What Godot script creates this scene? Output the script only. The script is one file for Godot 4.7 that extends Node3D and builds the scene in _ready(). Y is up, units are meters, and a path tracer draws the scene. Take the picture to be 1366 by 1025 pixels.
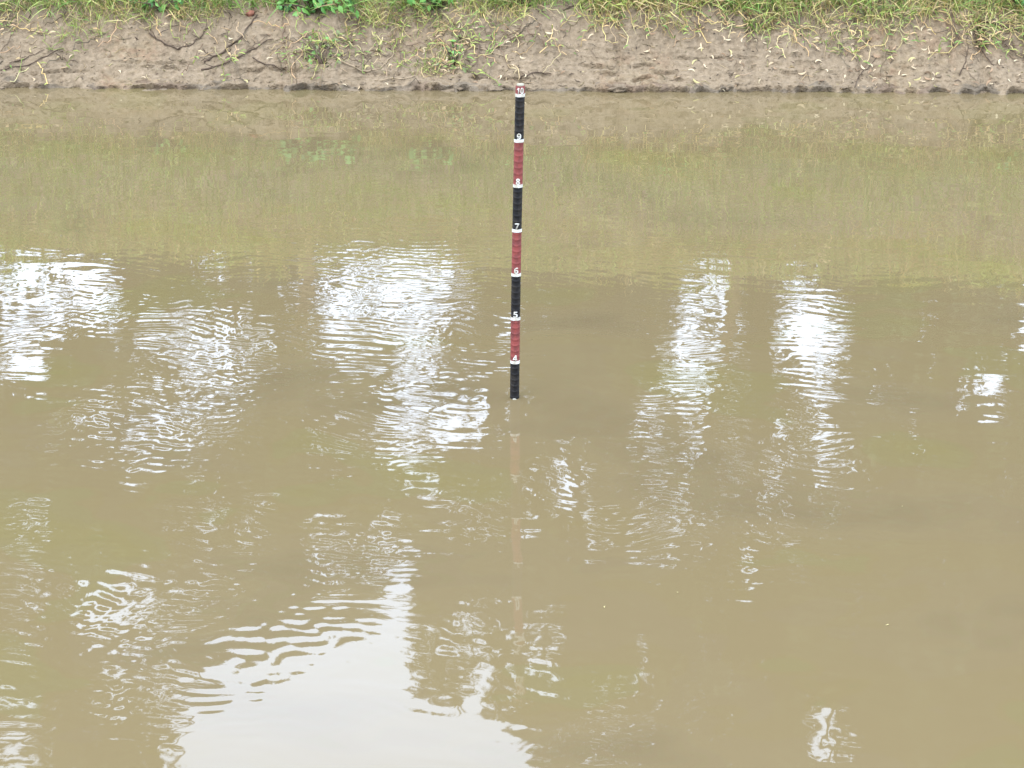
extends Node3D
# A painted steel water gauge standing in a muddy pond; a grassy mud bank behind it, and trees beyond the bank that the water mirrors.

const EYE := 1.63          # camera height above the water
const PITCH := 16.0        # degrees down
const FOCAL := 3620.0      # in pixels of the 1366 x 1025 photograph
const POLE_Z := -5.575

class Geo:
	var v := PackedVector3Array()
	var n := PackedVector3Array()
	var c := PackedColorArray()
	var i := PackedInt32Array()
	func quad(a: int, b: int, d: int, e: int) -> void:
		i.append_array(PackedInt32Array([a, b, d, a, d, e]))
	func point(p: Vector3, nn: Vector3, col: Color) -> int:
		v.append(p); n.append(nn); c.append(col)
		return v.size() - 1
	func tube(pts: Array, radii: Array, sides: int, col: Color, flat := 1.0) -> void:
		var first := v.size()
		var side := Vector3.RIGHT
		for k in pts.size():
			var t: Vector3 = (pts[mini(k + 1, pts.size() - 1)] - pts[maxi(k - 1, 0)]).normalized()
			if k == 0:
				side = t.cross(Vector3(0.31, 0.2, 0.93)).normalized()
				if side.length() < 0.5: side = t.cross(Vector3.UP).normalized()
			side = (side - t * side.dot(t)).normalized()
			var up := t.cross(side)
			for s in sides:
				var a := TAU * s / sides
				var d := side * cos(a) + up * sin(a) * flat
				point(pts[k] + d * radii[k], d.normalized(), col)
		for k in pts.size() - 1:
			for s in sides:
				var a := first + k * sides + s
				var b := first + k * sides + (s + 1) % sides
				quad(a, b, b + sides, a + sides)
		var p0: int = point(pts[0], (pts[0] - pts[1]).normalized(), col)
		var p1: int = point(pts[-1], (pts[-1] - pts[-2]).normalized(), col)
		for s in sides:
			i.append_array(PackedInt32Array([p0, first + (s + 1) % sides, first + s]))
			var l := first + (pts.size() - 1) * sides
			i.append_array(PackedInt32Array([p1, l + s, l + (s + 1) % sides]))
	func strip(pts: Array, across: Array, widths: Array, col: Color) -> void:
		# a blade: a narrow sheet folded a little along its middle
		var first := v.size()
		for k in pts.size():
			var t: Vector3 = (pts[mini(k + 1, pts.size() - 1)] - pts[maxi(k - 1, 0)]).normalized()
			var a: Vector3 = across[k]
			var nn := a.cross(t).normalized()
			point(pts[k] - a * widths[k] + nn * widths[k] * 0.35, (nn + a * 0.3).normalized(), col)
			point(pts[k], nn, col)
			point(pts[k] + a * widths[k] + nn * widths[k] * 0.35, (nn - a * 0.3).normalized(), col)
		for k in pts.size() - 1:
			var a := first + k * 3
			quad(a, a + 1, a + 4, a + 3)
			quad(a + 1, a + 2, a + 5, a + 4)
	func mesh() -> ArrayMesh:
		# front faces run clockwise and look the way their normals do
		for k in range(0, i.size(), 3):
			var f := (v[i[k + 2]] - v[i[k]]).cross(v[i[k + 1]] - v[i[k]])
			if f.dot(n[i[k]] + n[i[k + 1]] + n[i[k + 2]]) < 0.0:
				var e := i[k + 1]
				i[k + 1] = i[k + 2]
				i[k + 2] = e
		var arrays := []
		arrays.resize(Mesh.ARRAY_MAX)
		arrays[Mesh.ARRAY_VERTEX] = v
		arrays[Mesh.ARRAY_NORMAL] = n
		arrays[Mesh.ARRAY_COLOR] = c
		arrays[Mesh.ARRAY_INDEX] = i
		var m := ArrayMesh.new()
		m.add_surface_from_arrays(Mesh.PRIMITIVE_TRIANGLES, arrays)
		return m

var rng := RandomNumberGenerator.new()
var mat := {}
var taken := {}
var n_big := FastNoiseLite.new()
var n_mid := FastNoiseLite.new()
var n_fine := FastNoiseLite.new()
var n_line := FastNoiseLite.new()
const W := Color(1, 1, 1)

# ---------------------------------------------------------------- helpers
func numbered(called: String) -> String:
	var k: int = taken.get(called, 0)
	taken[called] = k + 1
	return called if k == 0 else "%s_%03d" % [called, k]

func thing(called: String, label: String, category: String, at := Vector3.ZERO, group := "") -> Node3D:
	var o := Node3D.new()
	o.name = numbered(called)
	add_child(o, true)
	o.position = at
	o.set_meta("label", label); o.set_meta("category", category)
	if group: o.set_meta("group", group)
	return o

func part(called: String, m: Mesh, material: Material, parent: Node, at := Transform3D()) -> MeshInstance3D:
	var o := MeshInstance3D.new()
	o.name = called
	o.mesh = m
	if material: o.material_override = material
	o.transform = at
	parent.add_child(o, true)
	return o

func single(called: String, m: Mesh, material: Material, label: String, category: String, at := Transform3D(), group := "") -> MeshInstance3D:
	var o := part(numbered(called), m, material, self, at)
	o.set_meta("label", label); o.set_meta("category", category)
	if group: o.set_meta("group", group)
	return o

func setting(called: String, m: Mesh, material: Material, label: String, category: String) -> MeshInstance3D:
	var o := single(called, m, material, label, category)
	o.set_meta("kind", "structure")
	return o

func many(called: String, m: Mesh, material: Material, where: Array, colors: Array, parent: Node) -> MultiMeshInstance3D:
	var mm := MultiMesh.new()
	mm.transform_format = MultiMesh.TRANSFORM_3D
	mm.use_colors = true
	mm.mesh = m
	mm.instance_count = where.size()
	for k in where.size():
		mm.set_instance_transform(k, where[k])
		mm.set_instance_color(k, colors[k])
	var o := MultiMeshInstance3D.new()
	o.name = called
	o.multimesh = mm
	o.material_override = material
	parent.add_child(o, true)
	return o

func lin(r: float, g: float, b: float) -> Color:
	return Color(r, g, b).linear_to_srgb()

func plain(c: Color, rough: float, spec := 0.5, vertex := false) -> StandardMaterial3D:
	var m := StandardMaterial3D.new()
	m.albedo_color = c
	m.roughness = rough
	m.metallic_specular = spec
	m.vertex_color_use_as_albedo = vertex
	return m

func noise(freq: float, sd: int, octaves := 3) -> FastNoiseLite:
	var f := FastNoiseLite.new()
	f.noise_type = FastNoiseLite.TYPE_SIMPLEX_SMOOTH
	f.frequency = freq
	f.seed = sd
	f.fractal_octaves = octaves
	return f

func noise_picture(size: int, freq: float, sd: int, octaves: int, ramp: Gradient) -> ImageTexture:
	var f := noise(freq, sd, octaves)
	var grey := f.get_seamless_image(size, size, false, false, 0.12, true)
	grey.convert(Image.FORMAT_L8)
	var im := Image.create(size, size, false, Image.FORMAT_RGB8)
	for y in size:
		for x in size:
			im.set_pixel(x, y, ramp.sample(grey.get_pixel(x, y).r))
	return ImageTexture.create_from_image(im)

func ramp(stops: Array) -> Gradient:
	var g := Gradient.new()
	var o := PackedFloat32Array()
	var c := PackedColorArray()
	for s in stops:
		o.append(s[0]); c.append(s[1])
	g.offsets = o; g.colors = c
	return g

func jitter(c: Color, by: float) -> Color:
	var k := 1.0 + rng.randf_range(-by, by)
	return Color(c.r * k * (1.0 + rng.randf_range(-by, by) * 0.4), c.g * k, c.b * k * (1.0 + rng.randf_range(-by, by) * 0.4))

# ---------------------------------------------------------------- directions
func look(px: float, py: float) -> Vector3:
	var p := deg_to_rad(PITCH)
	return Vector3(0, -sin(p), -cos(p)) + Vector3.RIGHT * (px - 683.0) / FOCAL - Vector3(0, cos(p), -sin(p)) * (py - 512.5) / FOCAL

func on_water(px: float, py: float) -> Vector3:
	var d := look(px, py)
	return Vector3(0, EYE, 0) + d * (EYE / -d.y)

func mirrored(px: float, py: float, depth: float) -> Vector3:
	# where a thing stands, at its distance, that the water shows at this place
	var d := look(px, py)
	d.y = -d.y
	return Vector3(0, -EYE, 0) + d * (depth / -d.z)

# ---------------------------------------------------------------- the far bank
func shore(x: float) -> float:
	return -(9.39 - 0.03 * clampf(x, -6, 6)) + n_mid.get_noise_2d(x * 2.2, 71.0) * 0.032 + n_big.get_noise_2d(x, 13.0) * 0.02

func rise(s: float) -> float:
	if s < 0.0: return s * 0.8
	if s < 0.3: return s * 0.72
	if s < 1.05: return 0.216 + (s - 0.3) * 0.74
	if s < 1.5: return 0.771 + (s - 1.05) * 0.12 * (1.5 - s) / 0.45 + (s - 1.05) * 0.06
	return 0.798 + 0.02 * minf(s - 1.5, 20.0) / 20.0

# x from, x to, height above the water
const GROOVES := [[-1.37, -1.13, 0.083], [-1.32, -1.15, 0.066], [0.26, 0.50, 0.077], [0.29, 0.58, 0.058], [0.42, 0.60, 0.037], [-0.55, -0.32, 0.05], [-1.75, -1.5, 0.05], [0.95, 1.1, 0.06], [-0.95, -0.75, 0.055], [0.6, 0.85, 0.1], [-0.2, 0.05, 0.04]]
const CUTS := [[155, 245], [300, 360], [395, 490], [560, 640], [770, 880], [900, 985], [1055, 1110], [1225, 1345]]

func bank(x: float, s: float) -> Vector3:
	var z := shore(x)
	var h := rise(s) * (1.0 + 0.03 * clampf(x, -2.0, 4.0))
	var wide := clampf((12.0 - absf(x)) / 4.0, 0.0, 1.0) * clampf((3.0 - s) / 1.0, 0.0, 1.0)
	var d := 0.0
	if wide > 0.0:
		d += n_big.get_noise_2d(x, s) * 0.05 * clampf(s * 4.0, 0.15, 1.0)
		d += n_mid.get_noise_2d(x, s * 1.3) * 0.016
		d += n_fine.get_noise_2d(x * 0.8, s * 2.0) * 0.007
		# little terraces that falling water levels have cut
		var run := h * 30.0 + n_line.get_noise_2d(x * 0.35, h) * 1.3
		var cut := smoothstep(0.05, 0.45, n_line.get_noise_2d(x * 0.5 + 40.0, floorf(run) * 7.3))
		var f := run - floorf(run)
		d += (0.5 - absf(f - 0.85) * 1.0) * 0.013 * cut if f > 0.6 else (0.25 - f * 0.4) * 0.013 * cut
		# cracks that old water lines have left
		if h > 0.02 and h < 0.2:
			for c in GROOVES:
				if x > c[0] - 0.03 and x < c[1] + 0.03:
					var at: float = (h - c[2] - n_mid.get_noise_2d(x * 0.7, c[2] * 90.0) * 0.008) / 0.0035
					if absf(at) < 3.0:
						var on := smoothstep(c[0] - 0.03, c[0] + 0.03, x) * smoothstep(c[1] + 0.03, c[1] - 0.03, x)
						on *= smoothstep(-0.35, 0.0, n_mid.get_noise_2d(x * 2.0, c[2] * 50.0))
						d += on * (-0.013 * exp(-at * at) + 0.006 * exp(-(at - 1.7) * (at - 1.7)))
		if h > -0.06 and h < 0.05:
			# the lip that the water has undercut
			var px := 683.0 + x / 9.6 * FOCAL
			var lip := 0.45
			for c in CUTS:
				lip = maxf(lip, smoothstep(c[0] - 12.0, c[0] + 12.0, px) * smoothstep(c[1] + 12.0, c[1] - 12.0, px))
			lip *= smoothstep(-0.2, 0.2, n_fine.get_noise_2d(x * 0.45, 300.0))
			var top := 0.010 + 0.010 * n_mid.get_noise_2d(x * 1.5, 200.0)
			if h < top:
				d -= 0.045 * lip * smoothstep(top, top - 0.006, h)
			else:
				d += 0.012 * lip * smoothstep(0.05, top, h)
	return Vector3(x, h + d * 0.75 * wide, z - s + d * 0.65 * wide)

func bank_normal(x: float, s: float) -> Vector3:
	var e := 0.012
	return (bank(x + e, s) - bank(x - e, s)).cross(bank(x, s + e) - bank(x, s - e)).normalized()

func bank_at(px: float, py: float) -> Vector2:
	# (x, s) on the bank along the direction of a pixel
	var d := look(px, py)
	var a := 8.8
	var b := 12.5
	for k in 40:
		var m := (a + b) / 2
		var p := Vector3(0, EYE, 0) + d * (m / -d.z)
		if p.y > rise(shore(p.x) - p.z): a = m
		else: b = m
	var q := Vector3(0, EYE, 0) + d * (a / -d.z)
	return Vector2(q.x, shore(q.x) - q.z)

func grow(a: PackedFloat32Array, to: float, step: float, by: float) -> void:
	var x := a[-1]
	while x < to:
		x += step
		step *= by
		a.append(minf(x, to))

func build_bank() -> MeshInstance3D:
	var half := PackedFloat32Array([0.0])
	grow(half, 2.6, 0.0095, 1.0)
	grow(half, 200.0, 0.02, 1.12)
	var xs := PackedFloat32Array()
	for k in range(half.size() - 1, 0, -1): xs.append(-half[k])
	xs.append_array(half)
	var ss := PackedFloat32Array([-1.6])
	grow(ss, -0.16, 0.12, 1.0)
	grow(ss, -0.03, 0.02, 1.0)
	grow(ss, 0.06, 0.0025, 1.0)
	grow(ss, 0.24, 0.004, 1.0)
	grow(ss, 0.55, 0.008, 1.0)
	grow(ss, 1.6, 0.02, 1.0)
	grow(ss, 400.0, 0.04, 1.25)
	var g := Geo.new()
	var nx := xs.size()
	for s in ss:
		for x in xs:
			var p := bank(x, s)
			# dry mud, with damp patches of their own outline close to the water
			var damp := n_mid.get_noise_2d(x * 1.1, s * 3.0 + 50.0) * 0.06 + n_fine.get_noise_2d(x, s * 2.0 + 9.0) * 0.02
			var wet := 1.0 if s < 0.012 + damp * 0.9 else 0.0
			var k := 1.0 + n_mid.get_noise_2d(x * 0.8 + 30.0, s * 1.4) * 0.16 + n_fine.get_noise_2d(x * 1.3, s * 1.3 + 80.0) * 0.14
			var col := Color(k, k, k)
			var red := smoothstep(0.1, 0.5, n_big.get_noise_2d(x * 1.3 + 11.0, s * 1.5))
			col = Color(k * (1.0 + 0.12 * red), k * (1.0 + 0.01 * red), k * (1.0 - 0.04 * red))
			if wet > 0.5: col = Color(col.r * 0.68, col.g * 0.71, col.b * 0.76)
			g.point(p, Vector3.UP, col)
	for j in ss.size() - 1:
		for k in nx - 1:
			g.quad(j * nx + k, (j + 1) * nx + k, (j + 1) * nx + k + 1, j * nx + k + 1)
	for j in ss.size():
		for k in nx:
			var a := g.v[j * nx + mini(k + 1, nx - 1)] - g.v[j * nx + maxi(k - 1, 0)]
			var b := g.v[mini(j + 1, ss.size() - 1) * nx + k] - g.v[maxi(j - 1, 0) * nx + k]
			g.n[j * nx + k] = a.cross(b).normalized()
	return setting("bank", g.mesh(), mat.mud, "sloping brown mud bank with grass along its upper edge", "bank")

# ---------------------------------------------------------------- water
var waves := []
func make_waves() -> void:
	var one := func(l: float, a: float, slope: float, kind: int) -> void:
		waves.append([sin(a) * TAU / l, cos(a) * TAU / l, slope, rng.randf() * TAU, kind, sin(a), cos(a), l / TAU])
	for k in 16:   # ripples of a few centimetres that come and go in patches
		one.call(rng.randf_range(0.022, 0.05), rng.randfn(0.0, 1.0), rng.randf_range(0.7, 1.3) * 0.33, 0)
	for k in 6:
		one.call(rng.randf_range(0.09, 0.22), rng.randfn(0.0, 0.7), 0.0012, 1)
	for k in 5:   # a fine shiver everywhere, its crests along the shore
		one.call(rng.randf_range(0.045, 0.09), rng.randfn(0.0, 0.25), 0.0010, 1)
	for k in 4:
		one.call(rng.randf_range(0.35, 0.9), rng.randfn(0.2, 0.8), 0.0008, 1)

# places where a breath of wind roughens the water: x, y in the photograph, reach across and along, strength
const GUSTS := [[70, 420, 120, 60, 1.0], [270, 470, 130, 60, 1.0], [520, 430, 170, 110, 1.15], [215, 570, 130, 60, 1.0], [560, 590, 150, 50, 1.0],
	[930, 460, 70, 110, 0.75], [1090, 450, 80, 100, 0.75], [860, 610, 120, 60, 0.6], [1200, 520, 140, 50, 0.7], [760, 640, 90, 40, 0.8],
	[190, 800, 170, 80, 0.9], [240, 930, 120, 60, 0.8], [440, 830, 110, 50, 0.9], [640, 900, 110, 70, 0.8], [880, 700, 120, 60, 0.9],
	[1110, 990, 60, 50, 0.8], [850, 980, 120, 60, 0.8], [40, 900, 70, 60, 0.9], [500, 740, 90, 50, 0.7], [30, 700, 60, 40, 0.8], [1010, 650, 70, 70, 0.8], [1120, 620, 70, 60, 0.8], [650, 690, 70, 50, 0.8], [320, 700, 80, 50, 0.8], [1150, 730, 100, 60, 0.8], [1240, 600, 60, 50, 0.8], [780, 720, 70, 50, 0.8]]
var gusts := []

func build_water() -> void:
	make_waves()
	for q in GUSTS:
		var c := on_water(q[0], q[1])
		var r := on_water(q[0] + q[2], q[1]).x - c.x
		var t := on_water(q[0], q[1] - q[3]).z
		gusts.append([c.x, c.z, r, absf(t - c.z), q[4]])
	var n_gust := noise(1.4, 5, 3)
	var n_warp := noise(2.3, 6, 2)
	var half := PackedFloat32Array([0.0])
	grow(half, 2.25, 0.0075, 1.0)
	grow(half, 160.0, 0.02, 1.13)
	var xs := PackedFloat32Array()
	for k in range(half.size() - 1, 0, -1): xs.append(-half[k])
	xs.append_array(half)
	var zs := PackedFloat32Array([0.6])
	grow(zs, 3.3, 0.1, 1.0)
	var z := 3.3
	while z < 9.95:
		zs.append(z)
		z += maxf(0.0055, z * z / 9.39 / 9.39 * 0.0145)
	grow(zs, 10.6, 0.1, 1.0)
	var g := Geo.new()
	var nx := xs.size()
	var rings := [[on_water(1085, 300), 0.07, 0.0035], [on_water(840, 330), 0.06, 0.002]]
	for zz in zs:
		for x in xs:
			var p := Vector3(x, 0, -zz)
			var n := Vector3.UP
			if absf(x) < 5.0:
				var rough := 0.0
				for q in gusts:
					var dx: float = (x - q[0]) / q[2]
					var dz: float = (-zz - q[1]) / q[3]
					var e := dx * dx + dz * dz
					if e < 5.0: rough = maxf(rough, q[4] * exp(-e * 0.65))
				rough = 0.0014 + 0.0105 * rough * clampf(0.75 + n_gust.get_noise_2d(x, zz * 0.6) * 1.5, 0.1, 1.6) + 0.0012 * clampf(n_gust.get_noise_2d(x + 20.0, zz * 0.5), 0.0, 1.0)
				var wx := x + n_warp.get_noise_2d(x, zz * 0.6) * 0.09
				var wz := zz + n_warp.get_noise_2d(x + 9.0, zz * 0.6) * 0.07
				var sx := 0.0
				var sz := 0.0
				var y := 0.0
				for w in waves:
					var ph: float = w[0] * wx + w[1] * wz + w[3]
					var am: float = w[2] * (rough if w[4] == 0 else 1.0)
					var cs := cos(ph) * am
					sx += cs * w[5]
					sz += cs * w[6]
					y += sin(ph) * am * w[7]
				for r in rings:
					var o: Vector3 = p - r[0]
					var dist := o.length()
					var cs: float = cos(dist * TAU / r[1]) * r[2] * exp(-pow((dist - 0.75) / 0.16, 2.0))
					sx += cs * o.x / maxf(dist, 0.01)
					sz -= cs * o.z / maxf(dist, 0.01)
				# the meniscus round the gauge
				p.y = y
				n = Vector3(-sx, 1.0, sz).normalized()
			g.point(p, n, W)
	for j in zs.size() - 1:
		for k in nx - 1:
			g.quad(j * nx + k, (j + 1) * nx + k, (j + 1) * nx + k + 1, j * nx + k + 1)
	setting("water", g.mesh(), mat.water, "still brown pond water with ripples mirroring trees and white sky", "pond water")

# ---------------------------------------------------------------- the gauge
func pole_x(h: float) -> float:
	return 0.0056 + 0.008 * h + 0.0138 * h * h

func pole_at(h: float) -> Vector3:
	return Vector3(pole_x(h) - pole_x(0), h, 0)

func lathe(g: Geo, h0: float, h1: float, r: float, steps: int, ribs: bool, sides := 20, caps := true) -> void:
	var first := g.v.size()
	for k in steps + 1:
		var h := lerpf(h0, h1, float(k) / steps)
		var c := pole_at(h)
		for s in sides:
			var a := TAU * s / sides
			var rr := r
			if ribs:
				# two long ribs and slanting cross ribs of a reinforcing bar
				var across := fposmod(h + sin(a) * 0.0035, 0.0128) / 0.0128
				rr += 0.0009 * smoothstep(0.2, 0.06, absf(across - 0.5)) * smoothstep(0.05, 0.3, absf(cos(a * 1.0 + 0.0)) * 0 + absf(sin(a)) * 1.0)
				rr += 0.0011 * smoothstep(0.2, 0.05, absf(sin(a)))
			g.point(c + Vector3(cos(a) * rr, 0, sin(a) * rr), Vector3(cos(a), 0, sin(a)), W)
	for k in steps:
		for s in sides:
			var a := first + k * sides + s
			var b := first + k * sides + (s + 1) % sides
			g.quad(a, b, b + sides, a + sides)
	if ribs:
		for k in steps + 1:
			for s in sides:
				var p := first + k * sides + s
				var du := g.v[first + k * sides + (s + 1) % sides] - g.v[first + k * sides + (s + sides - 1) % sides]
				var dv := g.v[first + mini(k + 1, steps) * sides + s] - g.v[first + maxi(k - 1, 0) * sides + s]
				var nn := du.cross(dv).normalized()
				g.n[p] = nn if nn.dot(g.n[p]) > 0 else -nn
	if caps:
		for e in [[0, -1.0], [steps, 1.0]]:
			var c := g.point(pole_at(lerpf(h0, h1, float(e[0]) / steps)), Vector3.UP * e[1], W)
			var ring := []
			for s in sides: ring.append(g.point(g.v[first + e[0] * sides + s], Vector3.UP * e[1], W))
			for s in sides:
				if e[1] > 0: g.i.append_array(PackedInt32Array([c, ring[s], ring[(s + 1) % sides]]))
				else: g.i.append_array(PackedInt32Array([c, ring[(s + 1) % sides], ring[s]]))

func number_mesh(text: String, h: float, tall: float, wide: float, r: float) -> ArrayMesh:
	var font := SystemFont.new()
	font.font_names = PackedStringArray(["Droid Sans"])
	font.font_weight = 700
	var t := TextMesh.new()
	t.font = font
	t.text = text
	t.font_size = 64
	t.pixel_size = 0.001
	t.depth = 0.002
	t.curve_step = 2.0
	var arr := t.surface_get_arrays(0)
	var src: PackedVector3Array = arr[Mesh.ARRAY_VERTEX]
	var lo := Vector3(1e9, 1e9, 1e9)
	var hi := -lo
	for p in src:
		lo = lo.min(p); hi = hi.max(p)
	# wrap the figure round the bar
	var out := PackedVector3Array()
	for p in src:
		var u := ((p.x - lo.x) / (hi.x - lo.x) - 0.5) * wide
		var y := (p.y - lo.y) / (hi.y - lo.y) * tall
		var rr := r + (0.0009 if p.z > 0 else -0.003)
		var a := u / r
		out.append(pole_at(h + y) + Vector3(sin(a) * rr, 0, cos(a) * rr))
	arr[Mesh.ARRAY_VERTEX] = out
	var st := SurfaceTool.new()
	st.create_from_arrays(arr)
	st.deindex()
	st.generate_normals()
	return st.commit()

func build_gauge() -> void:
	var t := thing("water_gauge", "thin steel bar gauge banded black and red standing in the pond", "water gauge", Vector3(pole_x(0), 0, POLE_Z))
	# figure n stands at this height above the water
	var level := func(k: float) -> float: return (k - 3.0) * 0.0957 - 0.0140
	var bar := 0.0087
	for k in range(2, 10):
		var g := Geo.new()
		var h0: float = level.call(k)
		lathe(g, h0, h0 + 0.0957, bar, 64, true)
		var red := k % 2 == 0
		var seg := part("red_section" if red else "black_section", g.mesh(), mat.red if red else mat.black, t)
		seg.set_meta("label", "red painted ribbed section" if red else "black painted ribbed section")
	var g10 := Geo.new()
	lathe(g10, level.call(10), level.call(10) + 0.019, bar, 12, true)
	part("red_section", g10.mesh(), mat.red, t).set_meta("label", "short red painted top end")
	var gc := Geo.new()
	lathe(gc, level.call(10) + 0.019, level.call(10) + 0.0225, bar * 0.86, 2, false)
	part("end_cap", gc.mesh(), mat.cap, t)
	for k in range(3, 11):
		var g := Geo.new()
		var h: float = level.call(k)
		lathe(g, h - 0.0036, h + 0.0026, bar + 0.0017, 3, false, 28)
		part("white_band", g.mesh(), mat.white, t)
		var wide := 0.0145 if k == 10 else 0.0086
		part("number", number_mesh(str(k), h + 0.0029, 0.0128, wide, bar + 0.0012), mat.white, t).set_meta("label", "white painted figure %d" % k)

# ---------------------------------------------------------------- trees beyond the bank
# sky between the crowns, as the water shows it: x, y, reach across, reach up and down, lean, how clear
const GAPS := [[75, 395, 100, 52, 0.25, 1.0], [30, 480, 45, 40, 0.0, 0.95], [20, 352, 30, 25, 0, 0.9], [275, 468, 98, 38, 0.12, 1.0], [205, 568, 100, 38, 0.0, 0.95], [180, 630, 30, 25, 0.0, 0.6],
	[530, 390, 105, 50, 0.1, 1.0], [450, 465, 50, 34, 0.0, 0.9], [550, 480, 40, 55, 0.0, 0.95], [550, 575, 50, 32, 0.0, 1.0], [635, 560, 48, 30, -0.2, 0.8], [470, 590, 50, 25, -0.2, 0.85], [545, 635, 40, 30, 0, 0.7],
	[945, 395, 40, 50, 0.0, 1.0], [925, 470, 45, 55, 0.0, 1.0], [890, 535, 34, 32, -0.4, 0.85], [840, 620, 28, 34, -0.3, 0.4], [955, 560, 30, 60, -0.3, 0.6], [1060, 375, 35, 35, 0.0, 0.9], [1085, 455, 52, 62, 0.1, 1.0], [1085, 545, 30, 50, 0.0, 0.7],
	[1310, 520, 40, 32, 0.0, 0.95], [1366, 455, 22, 45, 0.0, 0.9], [1195, 530, 32, 35, 0.0, 0.65], [1235, 460, 22, 28, 0, 0.5], [78, 580, 20, 30, 0.0, 0.6], [745, 640, 50, 32, 0.0, 0.6], [905, 690, 55, 48, -0.2, 0.6],
	[38, 702, 30, 28, 0.0, 0.85], [435, 740, 36, 28, 0.0, 0.95], [522, 770, 32, 65, 0.1, 1.0], [185, 815, 85, 42, 0.2, 0.8], [60, 810, 50, 40, 0.0, 0.5], [990, 760, 18, 28, 0.0, 0.75],
	[720, 870, 34, 50, 0.0, 0.75], [620, 850, 50, 28, -0.2, 0.6], [1110, 995, 36, 42, 0.0, 0.85], [870, 950, 70, 60, 0.0, 0.45], [800, 1000, 60, 40, 0, 0.45], [640, 920, 60, 30, 0, 0.6], [200, 925, 70, 30, -0.2, 0.75], [20, 1000, 60, 50, 0.0, 0.85],
	[255, 365, 18, 40, 0, 0.5], [310, 350, 40, 18, 0, 0.5], [1150, 700, 60, 40, 0, 0.4], [1000, 640, 45, 70, -0.3, 0.5], [880, 600, 60, 50, -0.3, 0.5], [1110, 610, 45, 40, 0, 0.45], [1060, 710, 50, 40, 0, 0.4], [650, 690, 50, 40, 0, 0.4], [320, 700, 60, 40, 0, 0.4], [780, 720, 50, 40, 0, 0.4], [940, 820, 50, 30, 0, 0.3], [1230, 600, 40, 40, -0.3, 0.4], [1180, 760, 40, 30, 0, 0.35], [20, 1100, 120, 60, 0, 0.9]]
const OPEN := [[250, 1040], [235, 965], [300, 895], [400, 862], [500, 835], [535, 790], [548, 850], [545, 930], [590, 955], [650, 962], [700, 995], [705, 1040], [720, 1700], [180, 1700], [230, 1200]]

func clear_sky(px: float, py: float) -> float:
	var most := 0.0
	for q in GAPS:
		var dy: float = (py - q[1]) / q[3]
		if absf(dy) > 1.4: continue
		var dx: float = (px - q[0] - q[4] * (py - q[1])) / q[2]
		var e := dx * dx + dy * dy
		if e < 1.9: most = maxf(most, q[5] * smoothstep(1.6, 0.8, e) * 0.9)
	var poly := PackedVector2Array()
	for q in OPEN: poly.append(Vector2(q[0], q[1]))
	for o in [Vector2(0, 0), Vector2(14, 0), Vector2(-14, 0), Vector2(0, 14), Vector2(0, -14)]:
		if Geometry2D.is_point_in_polygon(Vector2(px, py) + o, poly): most = 1.0
	return most

# each tree: distance, how it shows in the water (x, y points up its trunk), thickness, kind
const TREES := [
	{"d": 16.5, "path": [[412, 200], [412, 350], [408, 420], [395, 560], [372, 720], [350, 860]], "r": 0.058, "k": "slender tree with pale brown upright trunk beyond the bank"},
	{"d": 18.0, "path": [[992, 200], [984, 370], [965, 480], [930, 640], [900, 800], [880, 980]], "r": 0.07, "k": "leaning tree with forked trunk between two sky gaps beyond the bank"},
	{"d": 19.0, "path": [[1018, 200], [1017, 360], [1014, 520], [1008, 700], [1020, 900], [1010, 1150]], "r": 0.065, "k": "straight dark tree standing close behind the leaning forked tree"},
	{"d": 17.0, "path": [[1330, 200], [1300, 400], [1262, 510], [1210, 640], [1150, 800], [1110, 950]], "r": 0.07, "k": "dark tree with a strongly slanting trunk beyond the bank"},
	{"d": 18.5, "path": [[760, 200], [755, 380], [765, 520], [775, 680], [770, 860], [765, 1100]], "r": 0.085, "k": "broad dense tree hiding the sky behind the gauge"},
	{"d": 17.5, "path": [[175, 200], [172, 380], [168, 470], [140, 620], [110, 780], [90, 960]], "r": 0.06, "k": "thin tree between two wide sky gaps beyond the bank"},
	{"d": 19.5, "path": [[650, 200], [655, 400], [662, 520], [690, 660], [680, 820], [650, 960]], "r": 0.05, "k": "thin tree beside the broad dense tree beyond the bank"},
	{"d": 19.0, "path": [[-120, 200], [-115, 400], [-100, 560], [-90, 760], [-80, 980]], "r": 0.08, "k": "tree at the end of the row, next to the thin tree"},
	{"d": 18.0, "path": [[1480, 200], [1470, 420], [1440, 600], [1420, 800], [1400, 1100]], "r": 0.08, "k": "dense tree beyond the tree with the slanting trunk"},
	{"d": 20.0, "path": [[310, 200], [312, 380], [318, 520], [310, 680], [300, 800]], "r": 0.045, "k": "small tree behind the slender pale trunked tree"}]

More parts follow.
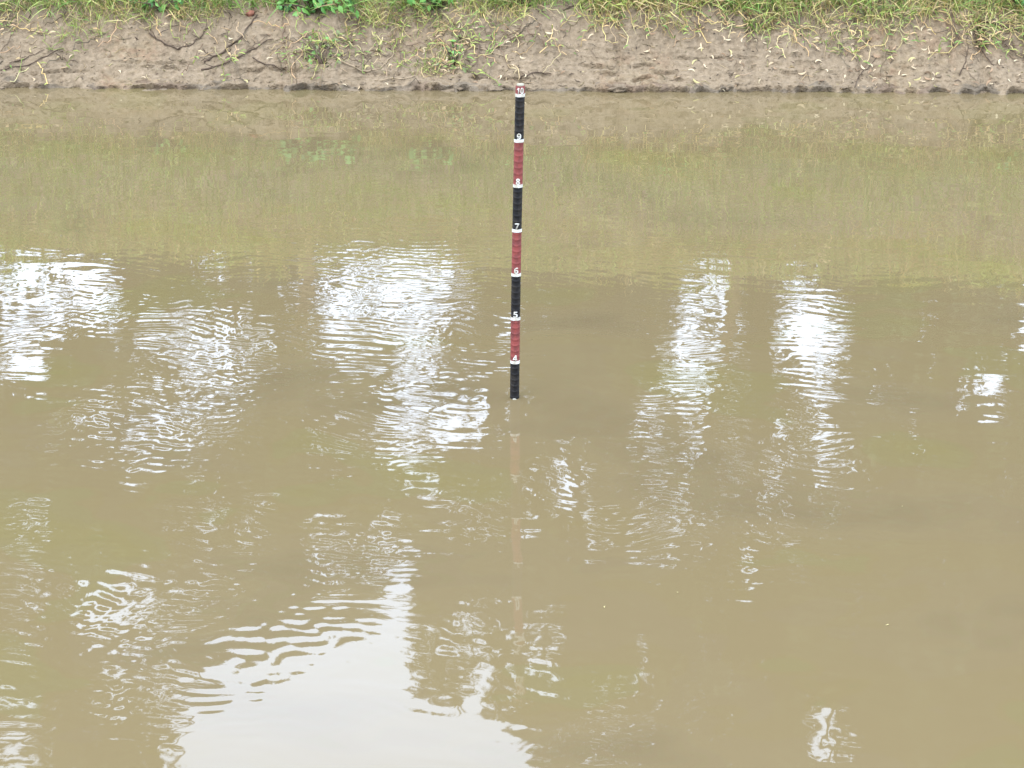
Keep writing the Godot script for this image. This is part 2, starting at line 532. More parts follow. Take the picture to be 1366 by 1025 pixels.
func spray_mesh(sd: int) -> ArrayMesh:
	var r := RandomNumberGenerator.new()
	r.seed = sd
	var g := Geo.new()
	var tip := Vector3(0.26, -0.05, 0)
	g.tube([Vector3.ZERO, Vector3(0.13, 0.015, 0), tip], [0.003, 0.0022, 0.001], 3, Color(0.5, 0.4, 0.3))
	for k in 22:
		var t := r.randf_range(0.08, 1.0)
		var p := Vector3(0.26 * t, 0.015 * sin(t * PI) - 0.05 * t * t, 0)
		var a := r.randf() * TAU
		var dir := Vector3(r.randf_range(0.2, 1.0), cos(a) * 0.9 - 0.35, sin(a)).normalized()
		var l := r.randf_range(0.06, 0.11)
		var w := l * r.randf_range(0.14, 0.2)
		var ac := dir.cross(Vector3(r.randfn(), r.randfn(), r.randfn())).normalized()
		var dn := Vector3(0, -l * 0.18, 0)
		var c := 1.0 + r.randf_range(-0.25, 0.25)
		g.strip([p, p + dir * l * 0.45, p + dir * l + dn], [ac, ac, ac], [w * 0.25, w, w * 0.05], Color(c, c, c))
	return g.mesh()

func build_trees() -> void:
	var sprays := [spray_mesh(1), spray_mesh(2), spray_mesh(3)]
	var roots := []
	var places := []
	for q in TREES:
		var path := []
		for e in q.path: path.append(mirrored(e[0], e[1], q.d))
		# down to the ground it grows from
		var foot: Vector3 = path[0]
		foot.y = 0.78
		if path[0].y < 1.0: path[0].y = 1.2
		path.push_front(foot)
		var o := thing("tree", q.k, "tree", foot, "trees beyond the bank")
		for k in path.size(): path[k] -= foot
		var fine := []
		var radii := []
		for k in path.size() - 1:
			for e in 4:
				var t := e / 4.0
				fine.append((path[k] as Vector3).cubic_interpolate(path[k + 1], path[maxi(k - 1, 0)], path[mini(k + 2, path.size() - 1)], t))
		fine.append(path[-1])
		for k in fine.size():
			radii.append(lerpf(q.r, 0.012, float(k) / fine.size()) + (0.03 if k == 0 else 0.0))
			fine[k] += Vector3(rng.randfn(), 0, rng.randfn()) * 0.012 if k > 0 else Vector3.ZERO
		var g := Geo.new()
		g.tube(fine, radii, 9, W)
		var trunk := part("trunk", g.mesh(), mat.pale_bark if "pale" in q.k and "slender tree with" in q.k or "forked trunk" in q.k else mat.bark, o)
		roots.append({"o": o, "trunk": trunk, "fine": fine, "q": q, "foot": foot, "where": [[], [], []], "col": [[], [], []], "ends": []})
	var thin := noise(0.011, 44, 2)
	var clumps := noise(0.03, 45, 2)
	var tries := 0
	var made := 0
	while tries < 42000:
		tries += 1
		var px := rng.randf_range(-420.0, 1800.0)
		var py := rng.randf_range(300.0, 1420.0)
		var see := clear_sky(px, py)
		# twigs and single clumps still hang in the gaps
		if see < 1.0: see *= clampf(0.97 + clumps.get_noise_2d(px, py) * 0.9, 0.3, 1.0)
		var density := 1.0 - see
		if density < 0.97: density = pow(density, 2.0)
		density *= clampf((0.95 if px < 760.0 else 1.1) + thin.get_noise_2d(px, py) * 0.9, 0.25, 1.0)
		if rng.randf() > density: continue
		# the tree whose trunk is closest at this height carries it
		var best := 0
		var near := 1e9
		for k in roots.size():
			var pts: Array = roots[k].q.path
			var tx: float = pts[-1][0]
			for e in pts.size() - 1:
				if py >= pts[e][1] and py < pts[e + 1][1]:
					tx = lerpf(pts[e][0], pts[e + 1][0], (py - pts[e][1]) / (pts[e + 1][1] - pts[e][1]))
			var away: float = absf(px - tx) + rng.randf_range(0, 130.0)
			if away < near: near = away; best = k
		var r: Dictionary = roots[best]
		# the lower trunks of these are bare
		var bare := py < 470.0 and (absf(px - 411.0) < 42.0 or absf(px - 1000.0) < 46.0)
		var depth: float = r.q.d + clampf(rng.randfn(0.0, 0.8), -1.8, 1.8)
		if bare: depth = 19.6 + rng.randf()
		var p: Vector3 = mirrored(px, py, depth) - r.foot
		var b := Basis.from_euler(Vector3(rng.randfn(0, 0.5), rng.randf() * TAU, rng.randfn(0, 0.5))) * rng.randf_range(0.75, 1.2)
		p -= b * Vector3(0.13, 0, 0)
		var v := rng.randi() % 3
		r.where[v].append(Transform3D(b, p))
		r.col[v].append(jitter(Color(0.06, 0.085, 0.025), 0.3))
		made += 1
		if rng.randf() < 0.012: r.ends.append(p)
	for r in roots:
		for e in r.ends.slice(0, 14):
			var f: Array = r.fine
			var k := 2
			while k < f.size() - 2 and f[k].y < e.y - 0.9: k += 1
			var a: Vector3 = f[k]
			var mid: Vector3 = a.lerp(e, 0.5) + Vector3(rng.randfn() * 0.08, 0.15, rng.randfn() * 0.08)
			var g := Geo.new()
			var pts := []
			var rad := []
			for s in 7:
				var t := s / 6.0
				pts.append(a.lerp(mid, t).lerp(mid.lerp(e, t), t))
				rad.append(lerpf(0.02, 0.005, t))
			g.tube(pts, rad, 5, W)
			part("limb", g.mesh(), mat.bark, r.trunk)
		for v in 3:
			if r.where[v].size():
				many("crown", sprays[v], mat.leaf, r.where[v], r.col[v], r.o).set_meta("kind", "stuff")
	print("sprays ", made)

# ---------------------------------------------------------------- what grows and lies on the bank
func blade_mesh(sd: int, droop: float, w: float) -> ArrayMesh:
	var g := Geo.new()
	var r := RandomNumberGenerator.new()
	r.seed = sd
	var pts := []
	var ac := []
	var wd := []
	var tw := r.randf_range(-0.5, 0.5)
	for k in 6:
		var t := k / 5.0
		pts.append(Vector3(r.randf_range(-0.02, 0.02) * t + 0.06 * sin(t * 2.2 + sd), t * (1.0 - 0.45 * droop * t), droop * t * t * 0.75))
		ac.append(Vector3(cos(tw * t), 0, sin(tw * t)))
		wd.append(w * (0.75 + 0.5 * t if t < 0.5 else 2.0 * (1.0 - t) + 0.03))
	g.strip(pts, ac, wd, W)
	return g.mesh()

const GREEN := Color(0.125, 0.20, 0.038)
const LIME := Color(0.31, 0.35, 0.085)
const STRAW := Color(0.48, 0.36, 0.15)
const TAN := Color(0.36, 0.25, 0.12)

# tufts along the edge in view: x from, x to, y from, y to, blades, share of green, share of lime, length
const SWARD := [[-30, 170, -15, 26, 260, 0.45, 0.4, 0.10], [60, 140, 24, 52, 60, 0.2, 0.6, 0.07], [130, 200, -10, 34, 120, 0.5, 0.3, 0.08], [180, 300, -12, 22, 230, 0.65, 0.2, 0.08], [230, 300, 14, 36, 40, 0.3, 0.4, 0.07],
	[290, 380, -12, 12, 50, 0.3, 0.4, 0.08], [440, 560, -10, 24, 170, 0.3, 0.45, 0.08], [480, 700, -8, 34, 330, 0.35, 0.4, 0.08], [600, 740, -12, 14, 120, 0.4, 0.4, 0.09], [640, 700, 10, 40, 40, 0.2, 0.4, 0.08],
	[775, 1000, -14, 22, 420, 0.25, 0.3, 0.11], [790, 930, 14, 44, 130, 0.1, 0.35, 0.09], [860, 1010, -14, 14, 150, 0.6, 0.2, 0.09], [980, 1380, -16, 24, 950, 0.5, 0.32, 0.10], [1000, 1380, 16, 42, 330, 0.25, 0.4, 0.09],
	[1050, 1200, 36, 62, 60, 0.1, 0.5, 0.06], [1280, 1380, 28, 52, 70, 0.1, 0.3, 0.08], [400, 470, 30, 100, 60, 0.4, 0.4, 0.05], [560, 625, 30, 108, 90, 0.35, 0.4, 0.05], [500, 600, 40, 100, 50, 0.3, 0.4, 0.05]]

func build_grass() -> void:
	var blades := [blade_mesh(1, 0.5, 0.013), blade_mesh(2, 0.95, 0.015), blade_mesh(3, 1.3, 0.014), blade_mesh(4, 0.2, 0.010)]
	var where := [[], [], [], []]
	var cols := [[], [], [], []]
	var add := func(x: float, s: float, length: float, green: float, lime: float) -> void:
		var p := bank(x, s)
		var n := bank_normal(x, s)
		var up := (n * 0.5 + Vector3.UP * 0.7 + Vector3(rng.randfn(), rng.randfn() * 0.4, rng.randfn()) * 0.55).normalized()
		# blades lean out over the water and hang
		var yaw := rng.randfn(0, 1.2)
		var out := Vector3(sin(yaw), 0, cos(yaw))
		out = (out - up * out.dot(up)).normalized()
		var b := Basis(up.cross(out), up, out) * (length * rng.randf_range(0.55, 1.35))
		var q := rng.randf()
		var c := GREEN if q < green else LIME if q < green + lime else STRAW if rng.randf() < 0.6 else TAN
		var v := rng.randi() % 4
		where[v].append(Transform3D(b, p - n * 0.004))
		cols[v].append(jitter(c, 0.25))
	for q in SWARD:
		var tx := 0.0
		var ty := 0.0
		for k in int(q[4] * 1.8):
			if k % 7 == 0:
				tx = rng.randf_range(q[0], q[1]); ty = rng.randf_range(q[2], q[3])
			var e := bank_at(tx + rng.randfn() * 6.0, ty + rng.randfn() * 3.0)
			add.call(e.x, e.y, q[7], q[5] * 0.4, q[6])
	# the rest of the slope, up to the crest, and along the shore on both sides
	for k in 30000:
		var wide := k % 4 == 0
		var x := rng.randf_range(-9.0, 9.0) if wide else rng.randf_range(-2.8, 2.8)
		var s := 0.33 + 1.4 * pow(rng.randf(), 1.25)
		var dry := smoothstep(0.62, 0.98, s + n_big.get_noise_2d(x * 0.7, 90.0) * 0.25)
		add.call(x, s, 0.13 if s < 0.95 else 0.19, 0.62 * (1.0 - dry) + 0.04, 0.32 + 0.2 * dry)
	for v in 4:
		var o := many(numbered("grass"), blades[v], mat.blade, where[v], cols[v], self)
		o.set_meta("label", ["short green and straw grass blades on the mud bank", "arching green grass blades on the mud bank", "drooping grass blades hanging down the mud bank", "thin upright grass blades on the mud bank"][v])
		o.set_meta("category", "grass")
		o.set_meta("kind", "stuff")
	# creeping runners that hang down the mud
	var g := Geo.new()
	var runs := [[-20, 150, 5, 50, 26, 0.25], [0, 100, 60, 92, 8, 0.1], [150, 330, 5, 32, 22, 0.3], [270, 400, 40, 80, 18, 0.1], [380, 480, 15, 80, 44, 0.15], [470, 640, 10, 85, 80, 0.15], [640, 760, 30, 95, 18, 0.2], [600, 740, 5, 60, 22, 0.3], [770, 1000, 5, 38, 70, 0.6], [990, 1380, 10, 46, 150, 0.6], [1080, 1200, 45, 80, 16, 0.5], [1260, 1380, 30, 60, 30, 0.3], [590, 625, 40, 95, 12, 0.2], [410, 460, 40, 90, 12, 0.2]]
	for q in runs:
		for k in int(q[4]):
			var e := bank_at(rng.randf_range(q[0], q[1]), rng.randf_range(q[2], q[3]))
			var dir := rng.randfn(-PI / 2, 0.9)
			var pts := []
			var rad := []
			var steps := rng.randi_range(5, 12)
			for j in steps:
				var lift := 0.004 + 0.014 * absf(sin(j * 1.3 + k))
				pts.append(bank(e.x, e.y) + bank_normal(e.x, e.y) * lift)
				rad.append(rng.randf_range(0.0009, 0.0019))
				dir += rng.randfn() * 0.42
				e += Vector2(cos(dir), sin(dir)) * 0.014
				e.y = maxf(e.y, 0.02)
			var c := jitter(STRAW if rng.randf() < q[5] else TAN if rng.randf() < 0.6 else LIME * 0.6, 0.35)
			if rng.randf() < 0.45 - q[5] * 0.5: c = jitter(Color(0.11, 0.075, 0.042), 0.35)
			g.tube(pts, rad, 4, c)
			# small leaves at the knots
			for j in range(1, pts.size(), 2):
				if rng.randf() < 0.62: continue
				var ld := Vector3(rng.randfn(), rng.randf_range(-0.2, 0.9), rng.randf_range(0, 1)).normalized()
				var l := rng.randf_range(0.010, 0.034)
				var ac := ld.cross(Vector3(0, 0.7, 0.7)).normalized()
				var lc := jitter(LIME * 0.7 if rng.randf() < 0.5 else GREEN if rng.randf() < 0.5 else TAN, 0.3)
				g.strip([pts[j], pts[j] + ld * l * 0.5, pts[j] + ld * l + Vector3(0, -l * 0.25, 0)], [ac, ac, ac], [0.001, 0.0028, 0.0003], lc)
	var runners := single("grass_runners", g.mesh(), mat.blade, "tangled straw coloured grass runners trailing down the mud", "grass runners")
	runners.set_meta("kind", "stuff")

func oval_mesh(sd: int) -> ArrayMesh:
	var g := Geo.new()
	var r := RandomNumberGenerator.new()
	r.seed = sd
	var pts := []
	var ac := []
	var wd := []
	for k in 6:
		var t := k / 5.0
		pts.append(Vector3(0, -0.25 * t * t, t))
		ac.append(Vector3.RIGHT)
		wd.append(0.30 * sin(PI * pow(t, 0.8)) + 0.012)
	g.strip(pts, ac, wd, W)
	return g.mesh()

func build_weeds() -> void:
	var ovals := [oval_mesh(1), oval_mesh(2)]
	var greens := []
	for c in [Color(0.035, 0.11, 0.02), Color(0.07, 0.20, 0.035), Color(0.12, 0.26, 0.05)]:
		var m := plain(lin(c.r, c.g, c.b), 0.5, 0.45)
		m.backlight_enabled = true
		m.backlight = Color(0.5, 0.6, 0.3)
		greens.append(m)
	# x, y, spread in pixels across and up, leaves, leaf length, what sets it apart
	var spots := [
		[420, 7, 50, 13, 150, 0.031, "dense bright green broadleaf weed at the top of the mud bank"],
		[577, 2, 30, 11, 90, 0.028, "small bright green broadleaf weed beside the dense one"],
		[385, 2, 16, 8, 26, 0.03, "few bright green weed leaves above the thick forked twig"],
		[215, 6, 34, 9, 40, 0.026, "loose light green weed above bare mud and a lone twig"],
		[430, 70, 24, 26, 40, 0.022, "sparse olive creeping weed low on the bank under the dense weed"],
		[606, 68, 18, 26, 42, 0.022, "sparse creeping weed reaching down the mud near the gauge top"],
		[700, 2, 24, 8, 24, 0.026, "thin green weed at the bank edge above the gauge"],
		[896, 4, 20, 9, 26, 0.026, "green weed leaves among hanging straw grass"],
		[1352, 4, 26, 8, 30, 0.026, "green weed among thick grass above dark exposed roots"]]
	for q in spots:
		var e := bank_at(q[0], q[1] + q[3] * 0.6)
		var foot := bank(e.x, e.y)
		var o := thing("creeping_weed", q[6], "weed", foot, "broadleaf weeds on the bank")
		var low: bool = q[1] > 40
		var g := Geo.new()
		var stem_ends := []
		for k in 9:
			var b := bank_at(q[0] + rng.randf_range(-1, 1) * q[2], q[1] + rng.randf_range(-1, 1) * q[3])
			var end := bank(b.x, b.y) + bank_normal(b.x, b.y) * (0.012 if low else rng.randf_range(0.02, 0.06)) - foot
			var mid := end * 0.5 + Vector3(rng.randfn() * 0.01, 0.012, 0.015)
			g.tube([Vector3(0, -0.005, 0), mid, end], [0.0028, 0.0022, 0.0012], 5, W)
		part("stem", g.mesh(), mat.twig, o)
		for k in int(q[4]):
			var b := bank_at(q[0] + clampf(rng.randfn(0, 0.5), -1, 1) * q[2], q[1] + clampf(rng.randfn(0, 0.5), -1, 1) * q[3])
			var p := bank(b.x, b.y) + bank_normal(b.x, b.y) * (rng.randf_range(0.006, 0.02) if low else rng.randf_range(0.012, 0.075)) - foot
			var yaw := rng.randf() * TAU
			var bs := Basis(Vector3.UP, yaw) * Basis(Vector3.RIGHT, rng.randf_range(-0.1, 0.8)) * Basis(Vector3.BACK, rng.randfn(0, 0.35))
			bs = Basis(Vector3.RIGHT, 0.55) * bs
			part("leaf", ovals[k % 2], greens[rng.randi() % 3] if not low else mat.olive if rng.randf() < 0.6 else greens[2], o, Transform3D(bs * (q[5] * rng.randf_range(0.7, 1.25)), p))

func build_twigs() -> void:
	# pixels along each twig, thickness in millimetres
	var sticks := [
		[[[0, 96], [30, 88], [62, 72], [92, 58]], 2.4, "long thin dark twig slanting up the mud below sparse grass"],
		[[[12, 84], [40, 74], [66, 62]], 1.8, "short thin twig lying above the long dark slanting twig"],
		[[[200, 43], [218, 55], [236, 63], [256, 52], [272, 38], [284, 28]], 2.8, "brown twig bent into a V on bare mud"],
		[[[270, 79], [298, 67], [322, 52], [336, 32], [345, 12]], 3.6, "thick brown twig curving up to the reddish clod"],
		[[[268, 92], [306, 82], [342, 64], [372, 50]], 3.0, "rough twig with side shoots below the thick curving twig"],
		[[[338, 80], [358, 90], [392, 93]], 2.4, "short dark root lying flat below the sparse olive weed"],
		[[[455, 88], [490, 97], [512, 84], [524, 66], [520, 48]], 2.6, "hooked pale twig among creeping grass runners"],
		[[[500, 108], [536, 106], [560, 104]], 2.2, "straight pale twig lying along the mud near the water"],
		[[[652, 69], [676, 58], [696, 46], [712, 34]], 4.0, "pale straight stick slanting up the mud above the gauge"],
		[[[606, 52], [640, 68], [668, 76], [690, 86]], 2.4, "thin dark root running down under the pale straight stick"],
		[[[694, 104], [706, 100], [722, 98], [742, 100]], 2.6, "short dark twig lying behind the top of the gauge"],
		[[[1140, 121], [1146, 106], [1156, 94], [1172, 78]], 2.0, "thin dark root dangling down to the water from grass runners"],
		[[[1280, 102], [1288, 86], [1291, 68], [1290, 54]], 2.2, "thin dark root hanging below thick grass"],
		[[[1310, 70], [1322, 84], [1328, 92]], 2.2, "short dark root curling near pale fallen leaves"],
		[[[1312, 36], [1336, 42], [1366, 46]], 4.0, "thick brown exposed root under overhanging grass"],
		[[[752, 18], [770, 10], [790, 20]], 3.2, "dark gnarled root beside the bare gap in the grass"]]
	for q in sticks:
		var pts := []
		var rad := []
		var spots: Array = q[0]
		for k in spots.size() - 1:
			for e in 4:
				var t := e / 4.0
				var px := lerpf(spots[k][0], spots[k + 1][0], t) + rng.randfn() * 0.8
				var py := lerpf(spots[k][1], spots[k + 1][1], t) + rng.randfn() * 0.8
				var b := bank_at(px, py)
				pts.append(bank(b.x, b.y) + bank_normal(b.x, b.y) * (q[1] * 0.0008 + 0.003 * absf(sin(px * 0.1))))
				rad.append(q[1] * 0.001 * (1.0 - 0.5 * (k + t) / spots.size()) * rng.randf_range(0.85, 1.15))
		var foot: Vector3 = pts[0]
		for k in pts.size(): pts[k] -= foot
		var o := thing("twig", q[2], "twig", foot, "twigs and roots on the mud bank")
		var g := Geo.new()
		g.tube(pts, rad, 6, W)
		var m: StandardMaterial3D = mat.pale_twig if "pale" in q[2] and not "fallen" in q[2] else mat.twig
		part("stem", g.mesh(), m, o)
		for k in range(2, pts.size() - 1, 3):
			var d := Vector3(rng.randfn(), rng.randf_range(-0.3, 0.6), rng.randf_range(0.0, 0.4)).normalized()
			var l := rng.randf_range(0.02, 0.05)
			var gs := Geo.new()
			gs.tube([pts[k], pts[k] + d * l * 0.5 + Vector3(0, 0, 0.003), pts[k] + d * l], [rad[k] * 0.6, rad[k] * 0.5, rad[k] * 0.25], 5, W)
			part("side_shoot", gs.mesh(), m, o)

func curl_mesh(sd: int) -> ArrayMesh:
	var r := RandomNumberGenerator.new()
	r.seed = sd
	var g := Geo.new()
	var pts := []
	var ac := []
	var wd := []
	var bend := r.randf_range(0.6, 2.6) * (1 if r.randf() < 0.5 else -1)
	var roll := r.randf_range(-0.8, 0.8)
	var p := Vector3.ZERO
	for k in 7:
		var t := k / 6.0
		pts.append(p)
		var a := bend * (t - 0.5)
		p += Vector3(sin(a), 0.25 * sin(t * PI * 2.0 + roll) + 0.1, cos(a)) / 6.0
		ac.append(Vector3(cos(a) * cos(roll * t), sin(roll * t), -sin(a)))
		wd.append(0.105 * sin(PI * clampf(t, 0.03, 0.97)) + 0.012)
	g.strip(pts, ac, wd, W)
	return g.mesh()

func build_leaves() -> void:
	var curls := []
	for k in 8: curls.append(curl_mesh(k + 3))
	var tones := []
	for c in [Color(0.40, 0.30, 0.18), Color(0.36, 0.26, 0.15), Color(0.25, 0.16, 0.09), Color(0.34, 0.28, 0.12), Color(0.42, 0.33, 0.2), Color(0.14, 0.09, 0.05)]:
		tones.append(plain(lin(c.r, c.g, c.b), 0.8, 0.35))
	var fields := [[930, 1370, 46, 119, 150], [1080, 1240, 50, 110, 36], [700, 940, 34, 116, 34], [600, 720, 30, 112, 30], [440, 600, 40, 116, 26], [40, 440, 45, 114, 24]]
	for f in fields:
		for k in int(f[4]):
			var b := bank_at(rng.randf_range(f[0], f[1]), rng.randf_range(f[2], f[3]))
			if b.y < 0.012: continue
			var n := bank_normal(b.x, b.y)
			var yaw := rng.randf() * TAU
			var t := Vector3(cos(yaw), 0, sin(yaw))
			t = (t - n * t.dot(n)).normalized()
			var bs := Basis(n.cross(t), n, t) * Basis(Vector3.BACK, rng.randfn(0, 0.4)) * rng.randf_range(0.018, 0.034)
			var tone := rng.randi() % 6
			var right: bool = f[0] > 900
			var label: String = ["pale tan", "tan", "brown", "yellowish", "cream", "dark brown"][tone] + (" curled dry leaf on the mud under hanging grass" if right else " curled dry leaf on the mud above the gauge" if f[0] >= 600 else " curled dry leaf on the mud among the dark twigs")
			single("fallen_leaf", curls[rng.randi() % 8], tones[tone], label, "leaf", Transform3D(bs, bank(b.x, b.y) + n * 0.0025), "fallen leaves under the hanging grass" if right else "fallen leaves above the gauge" if f[0] >= 600 else "fallen leaves among the twigs")
	# bits afloat on the pond
	for q in [[807, 812, 0.012], [902, 791, 0.010], [1181, 835, 0.013], [1205, 676, 0.009], [640, 300, 0.012], [720, 190, 0.014], [1010, 160, 0.014], [180, 250, 0.012]]:
		var p := on_water(q[0], q[1])
		single("floating_leaf", curls[rng.randi() % 8], tones[3], "tiny yellow leaf scrap floating on the brown pond", "leaf", Transform3D(Basis(Vector3.UP, rng.randf() * TAU) * float(q[2] * 0.65), p + Vector3(0, 0.0012, 0)), "leaf scraps afloat on the pond")

func clod_mesh(sd: int) -> ArrayMesh:
	var f := noise(1.1, sd, 3)
	var g := Geo.new()
	var rows := 10
	var cols := 16
	for j in rows + 1:
		for k in cols:
			var th := PI * j / rows
			var a := TAU * k / cols
			var d := Vector3(sin(th) * cos(a), cos(th), sin(th) * sin(a))
			var c := 1.0 + f.get_noise_3dv(d * 2.0) * 0.15
			g.point(d * (1.0 + f.get_noise_3dv(d * 1.3) * 0.55), d, Color(c, c, c))
	for j in rows:
		for k in cols:
			g.quad(j * cols + k, j * cols + (k + 1) % cols, (j + 1) * cols + (k + 1) % cols, (j + 1) * cols + k)
	for j in range(1, rows):
		for k in cols:
			var du := g.v[j * cols + (k + 1) % cols] - g.v[j * cols + (k + cols - 1) % cols]
			var dv := g.v[(j + 1) * cols + k] - g.v[(j - 1) * cols + k]
			var nn := du.cross(dv).normalized()
			g.n[j * cols + k] = nn if nn.dot(g.n[j * cols + k]) > 0 else -nn
	return g.mesh()

func build_clods(parent: Node3D) -> void:
	var kinds := [clod_mesh(1), clod_mesh(2), clod_mesh(3)]
	# x, y, half width and half height in centimetres
	var spots := [[208, 117, 6.5, 1.6], [120, 118, 2.0, 0.9], [470, 120, 3.0, 1.0], [600, 119, 3.5, 1.2], [655, 117, 4.0, 1.4], [830, 118, 5.0, 1.4], [965, 121, 3.0, 1.0], [1085, 121, 4.0, 1.2], [1180, 122, 2.4, 0.9], [1250, 121, 3.2, 1.4], [1310, 121, 3.6, 1.3]]
	for k in 26:
		spots.append([rng.randf_range(-10, 1376), rng.randf_range(98, 122), rng.randf_range(0.5, 1.5), rng.randf_range(0.3, 0.8)])
	for k in spots.size():
		var q: Array = spots[k]
		var b := bank_at(q[0], q[1])
		var bs := Basis(Vector3.UP, rng.randfn(0, 0.4)) * Basis.from_scale(Vector3(q[2], q[3], q[2] * 0.5) * 0.01)
		part("clod", kinds[k % 3], mat.clod, parent, Transform3D(bs, bank(b.x, maxf(b.y, 0.0)) - Vector3(0, q[3] * 0.003, 0)))
	var r := bank_at(333, 14)
	single("clay_lump", kinds[0], mat.red_clay, "small reddish clay lump at the end of the thick curving twig", "clay lump", Transform3D(Basis.from_scale(Vector3(0.016, 0.012, 0.014)), bank(r.x, r.y) + Vector3(0, 0.006, 0.004)))
	for q in [[930, 3], [1057, 5]]:
		var e := bank_at(q[0], q[1])
		single("litter_scrap", kinds[1], mat.white, "tiny white scrap caught in the straw grass" if q[0] < 1000 else "tiny white scrap caught in the thick green grass", "litter", Transform3D(Basis.from_scale(Vector3(0.009, 0.007, 0.005)), bank(e.x, e.y) + bank_normal(e.x, e.y) * 0.035))

func build_debris() -> void:
	# crumbs of bark, seed husks and broken stalks strewn over the mud
	var g := Geo.new()
	for k in 1500:
		var px := rng.randf_range(-30, 1396)
		var py := rng.randf_range(6, 121)
		var b := bank_at(px, py)
		if b.y < 0.005: continue
		var n := bank_normal(b.x, b.y)
		var yaw := rng.randf() * TAU
		var t := Vector3(cos(yaw), 0, sin(yaw))
		t = (t - n * t.dot(n)).normalized()
		var l := rng.randf_range(0.003, 0.012) if rng.randf() < 0.75 else rng.randf_range(0.015, 0.05)
		var p := bank(b.x, b.y) + n * 0.0015
		var c := jitter([Color(0.05, 0.033, 0.02), Color(0.09, 0.06, 0.035), Color(0.3, 0.22, 0.12), Color(0.2, 0.15, 0.07)][rng.randi() % 4], 0.3)
		var r := rng.randf_range(0.0007, 0.0018)
		var side := n.cross(t) * rng.randfn() * l * 0.2
		g.tube([p - t * l * 0.5, p + side + n * l * 0.1, p + t * l * 0.5], [r * 0.6, r, r * 0.5], 4, c)
	var o := single("litter", g.mesh(), mat.blade, "fine dark plant crumbs and broken stalks strewn over the mud", "plant litter")
	o.set_meta("kind", "stuff")

# ---------------------------------------------------------------- materials
func paint(c: Color, worn: Color, sd: int, spec: float) -> StandardMaterial3D:
	# old paint: weathered specks and dried silt
	var m := plain(W, 0.65, spec)
	m.albedo_texture = noise_picture(128, 0.06, sd, 4, ramp([[0.0, c], [0.42, c], [0.55, c.lerp(worn, 0.6)], [0.72, worn]]))
	m.uv1_triplanar = true
	m.uv1_scale = Vector3(9, 5, 9)
	return m

func build_materials() -> void:
	var mud := plain(W, 0.9, 0.35, true)
	mud.albedo_texture = noise_picture(512, 0.03, 3, 5, ramp([[0.0, lin(0.095, 0.067, 0.039)], [0.3, lin(0.162, 0.117, 0.070)], [0.5, lin(0.190, 0.138, 0.083)], [0.7, lin(0.212, 0.154, 0.094)], [1.0, lin(0.30, 0.22, 0.142)]]))
	mud.uv1_triplanar = true
	mud.uv1_world_triplanar = true
	mud.uv1_scale = Vector3(2.6, 2.6, 2.6)
	mud.heightmap_enabled = true
	mud.heightmap_texture = noise_picture(512, 0.045, 8, 5, ramp([[0.0, Color.BLACK], [1.0, Color.WHITE]]))
	mud.heightmap_scale = 0.9
	mat.mud = mud
	var clod := mud.duplicate()
	clod.albedo_color = lin(0.82, 0.82, 0.84)
	mat.clod = clod
	mat.red_clay = plain(lin(0.24, 0.10, 0.06), 0.85, 0.35)
	var water := plain(W, 0.018, 0.36)
	water.albedo_texture = noise_picture(512, 0.006, 12, 4, ramp([[0.0, lin(0.129, 0.102, 0.041)], [0.35, lin(0.133, 0.0998, 0.0465)], [0.65, lin(0.134, 0.0988, 0.0495)], [1.0, lin(0.118, 0.087, 0.044)]]))
	water.uv1_triplanar = true
	water.uv1_world_triplanar = true
	water.uv1_scale = Vector3(0.4, 0.4, 0.4)
	mat.water = water
	mat.black = paint(lin(0.006, 0.0055, 0.0055), lin(0.02, 0.016, 0.012), 61, 0.3)
	mat.red = paint(lin(0.195, 0.045, 0.036), lin(0.13, 0.035, 0.03), 62, 0.3)
	mat.white = paint(lin(0.55, 0.54, 0.49), lin(0.36, 0.32, 0.24), 63, 0.35)
	mat.cap = plain(lin(0.3, 0.28, 0.2), 0.7, 0.4)
	var leaf := plain(W, 0.5, 0.4, true)
	leaf.backlight_enabled = true
	leaf.backlight = Color(0.5, 0.55, 0.3)
	mat.leaf = leaf
	var blade := plain(W, 0.6, 0.35, true)
	blade.backlight_enabled = true
	blade.backlight = Color(0.45, 0.5, 0.3)
	mat.blade = blade
	var bark := plain(W, 0.9, 0.3)
	bark.albedo_texture = noise_picture(256, 0.03, 31, 4, ramp([[0.0, lin(0.07, 0.05, 0.035)], [1.0, lin(0.24, 0.18, 0.12)]]))
	bark.uv1_triplanar = true
	bark.uv1_scale = Vector3(3, 1, 3)
	mat.bark = bark
	var pale := bark.duplicate()
	pale.albedo_texture = noise_picture(256, 0.03, 32, 4, ramp([[0.0, lin(0.26, 0.18, 0.115)], [1.0, lin(0.46, 0.34, 0.23)]]))
	mat.pale_bark = pale
	mat.twig = plain(lin(0.075, 0.05, 0.032), 0.85, 0.3)
	mat.pale_twig = plain(lin(0.26, 0.19, 0.115), 0.85, 0.3)
	var olive := plain(lin(0.12, 0.14, 0.05), 0.6, 0.35)
	mat.olive = olive
	mat.near = plain(lin(0.12, 0.11, 0.06), 0.95, 0.3)

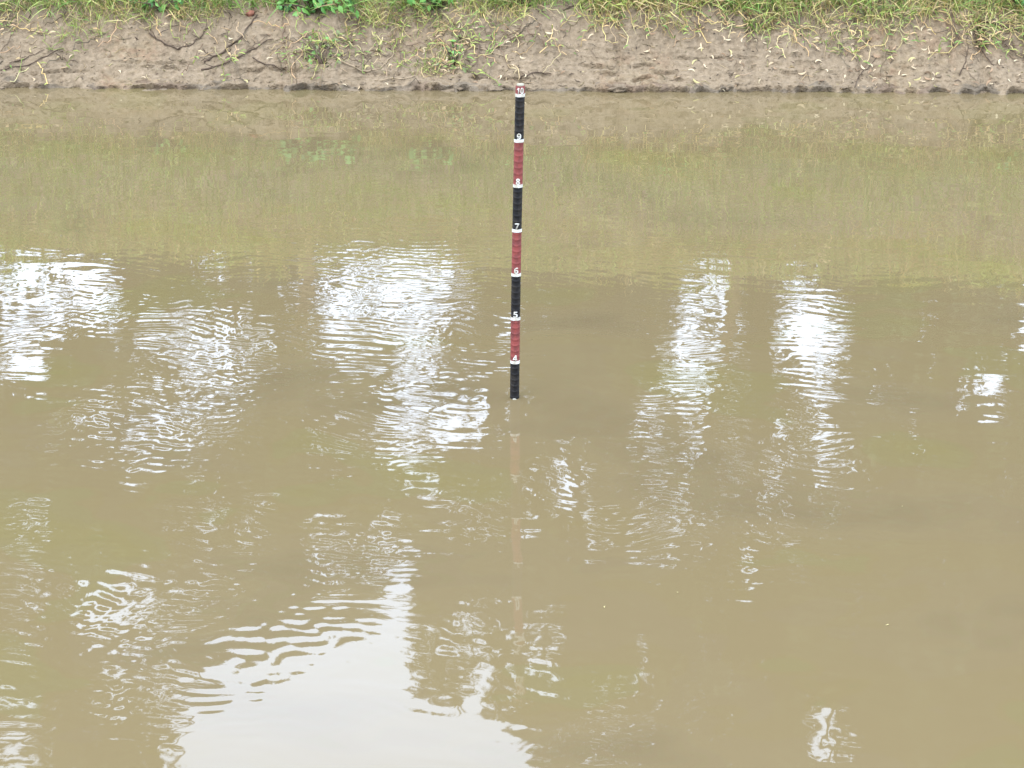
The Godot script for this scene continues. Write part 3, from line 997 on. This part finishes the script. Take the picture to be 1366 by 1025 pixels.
func _ready() -> void:
	rng.seed = 20240611
	# camera
	var cam := Camera3D.new()
	cam.name = "camera"
	cam.fov = rad_to_deg(2.0 * atan(512.5 / FOCAL))
	cam.near = 0.05
	cam.far = 2000.0
	cam.position = Vector3(0, EYE, 0)
	cam.rotation_degrees = Vector3(-PITCH, 0, 0)
	add_child(cam)
	cam.current = true
	# overcast sky and exposure
	var env := Environment.new()
	env.background_mode = Environment.BG_SKY
	var sm := ProceduralSkyMaterial.new()
	sm.sky_top_color = lin(1.0, 1.2, 1.56)
	sm.sky_horizon_color = lin(1.04, 1.21, 1.5)
	sm.ground_bottom_color = Color(0.35, 0.33, 0.28)
	sm.ground_horizon_color = Color(0.5, 0.48, 0.42)
	var sky := Sky.new()
	sky.sky_material = sm
	env.sky = sky
	env.tonemap_mode = Environment.TONE_MAPPER_LINEAR
	env.tonemap_exposure = 3.3
	env.sdfgi_enabled = true
	env.ssao_enabled = true
	env.ssil_enabled = true
	var we := WorldEnvironment.new()
	we.name = "world_environment"
	we.environment = env
	add_child(we)
	var sun := DirectionalLight3D.new()
	sun.name = "sun"
	sun.light_energy = 0.22
	sun.light_angular_distance = 24.0
	sun.light_color = Color(1.0, 0.97, 0.92)
	sun.rotation_degrees = Vector3(-62, -25, 0)
	sun.shadow_enabled = true
	sun.sky_mode = DirectionalLight3D.SKY_MODE_LIGHT_ONLY
	add_child(sun)

	n_big = noise(1.3, 21, 2)
	n_mid = noise(6.0, 22, 3)
	n_fine = noise(26.0, 23, 3)
	n_line = noise(3.0, 24, 2)
	build_materials()
	var b := build_bank()
	print("bank ", Time.get_ticks_msec())
	build_water()
	print("water ", Time.get_ticks_msec())
	# the land: a sheet under everything, and the bank that the photograph was taken from
	var sheet := PlaneMesh.new()
	sheet.size = Vector2(900, 900)
	setting("ground", sheet, mat.near, "flat muddy ground under the pond and the land round it", "ground").position = Vector3(0, -1.4, 0)
	var g := Geo.new()
	for k in 41:
		var x := -160.0 + k * 8.0
		var wob := n_big.get_noise_2d(x, 400.0) * 0.15
		for e in [[-1.6, -1.2], [-0.75, 0.0], [-0.2, 0.08], [2.0, 0.12], [200.0, 0.3]]:
			g.point(Vector3(x, e[1], e[0] + wob), Vector3.UP, W)
	for k in 40:
		for j in 4: g.quad(k * 5 + j, k * 5 + j + 5, k * 5 + j + 6, k * 5 + j + 1)
	setting("shore", g.mesh(), mat.near, "low grassy shore on the near side of the pond", "shore")
	build_gauge()
	build_trees()
	print("trees ", Time.get_ticks_msec())
	build_clods(b)
	build_grass()
	print("grass ", Time.get_ticks_msec())
	build_weeds()
	build_twigs()
	build_leaves()
	build_debris()
	print("done ", Time.get_ticks_msec())
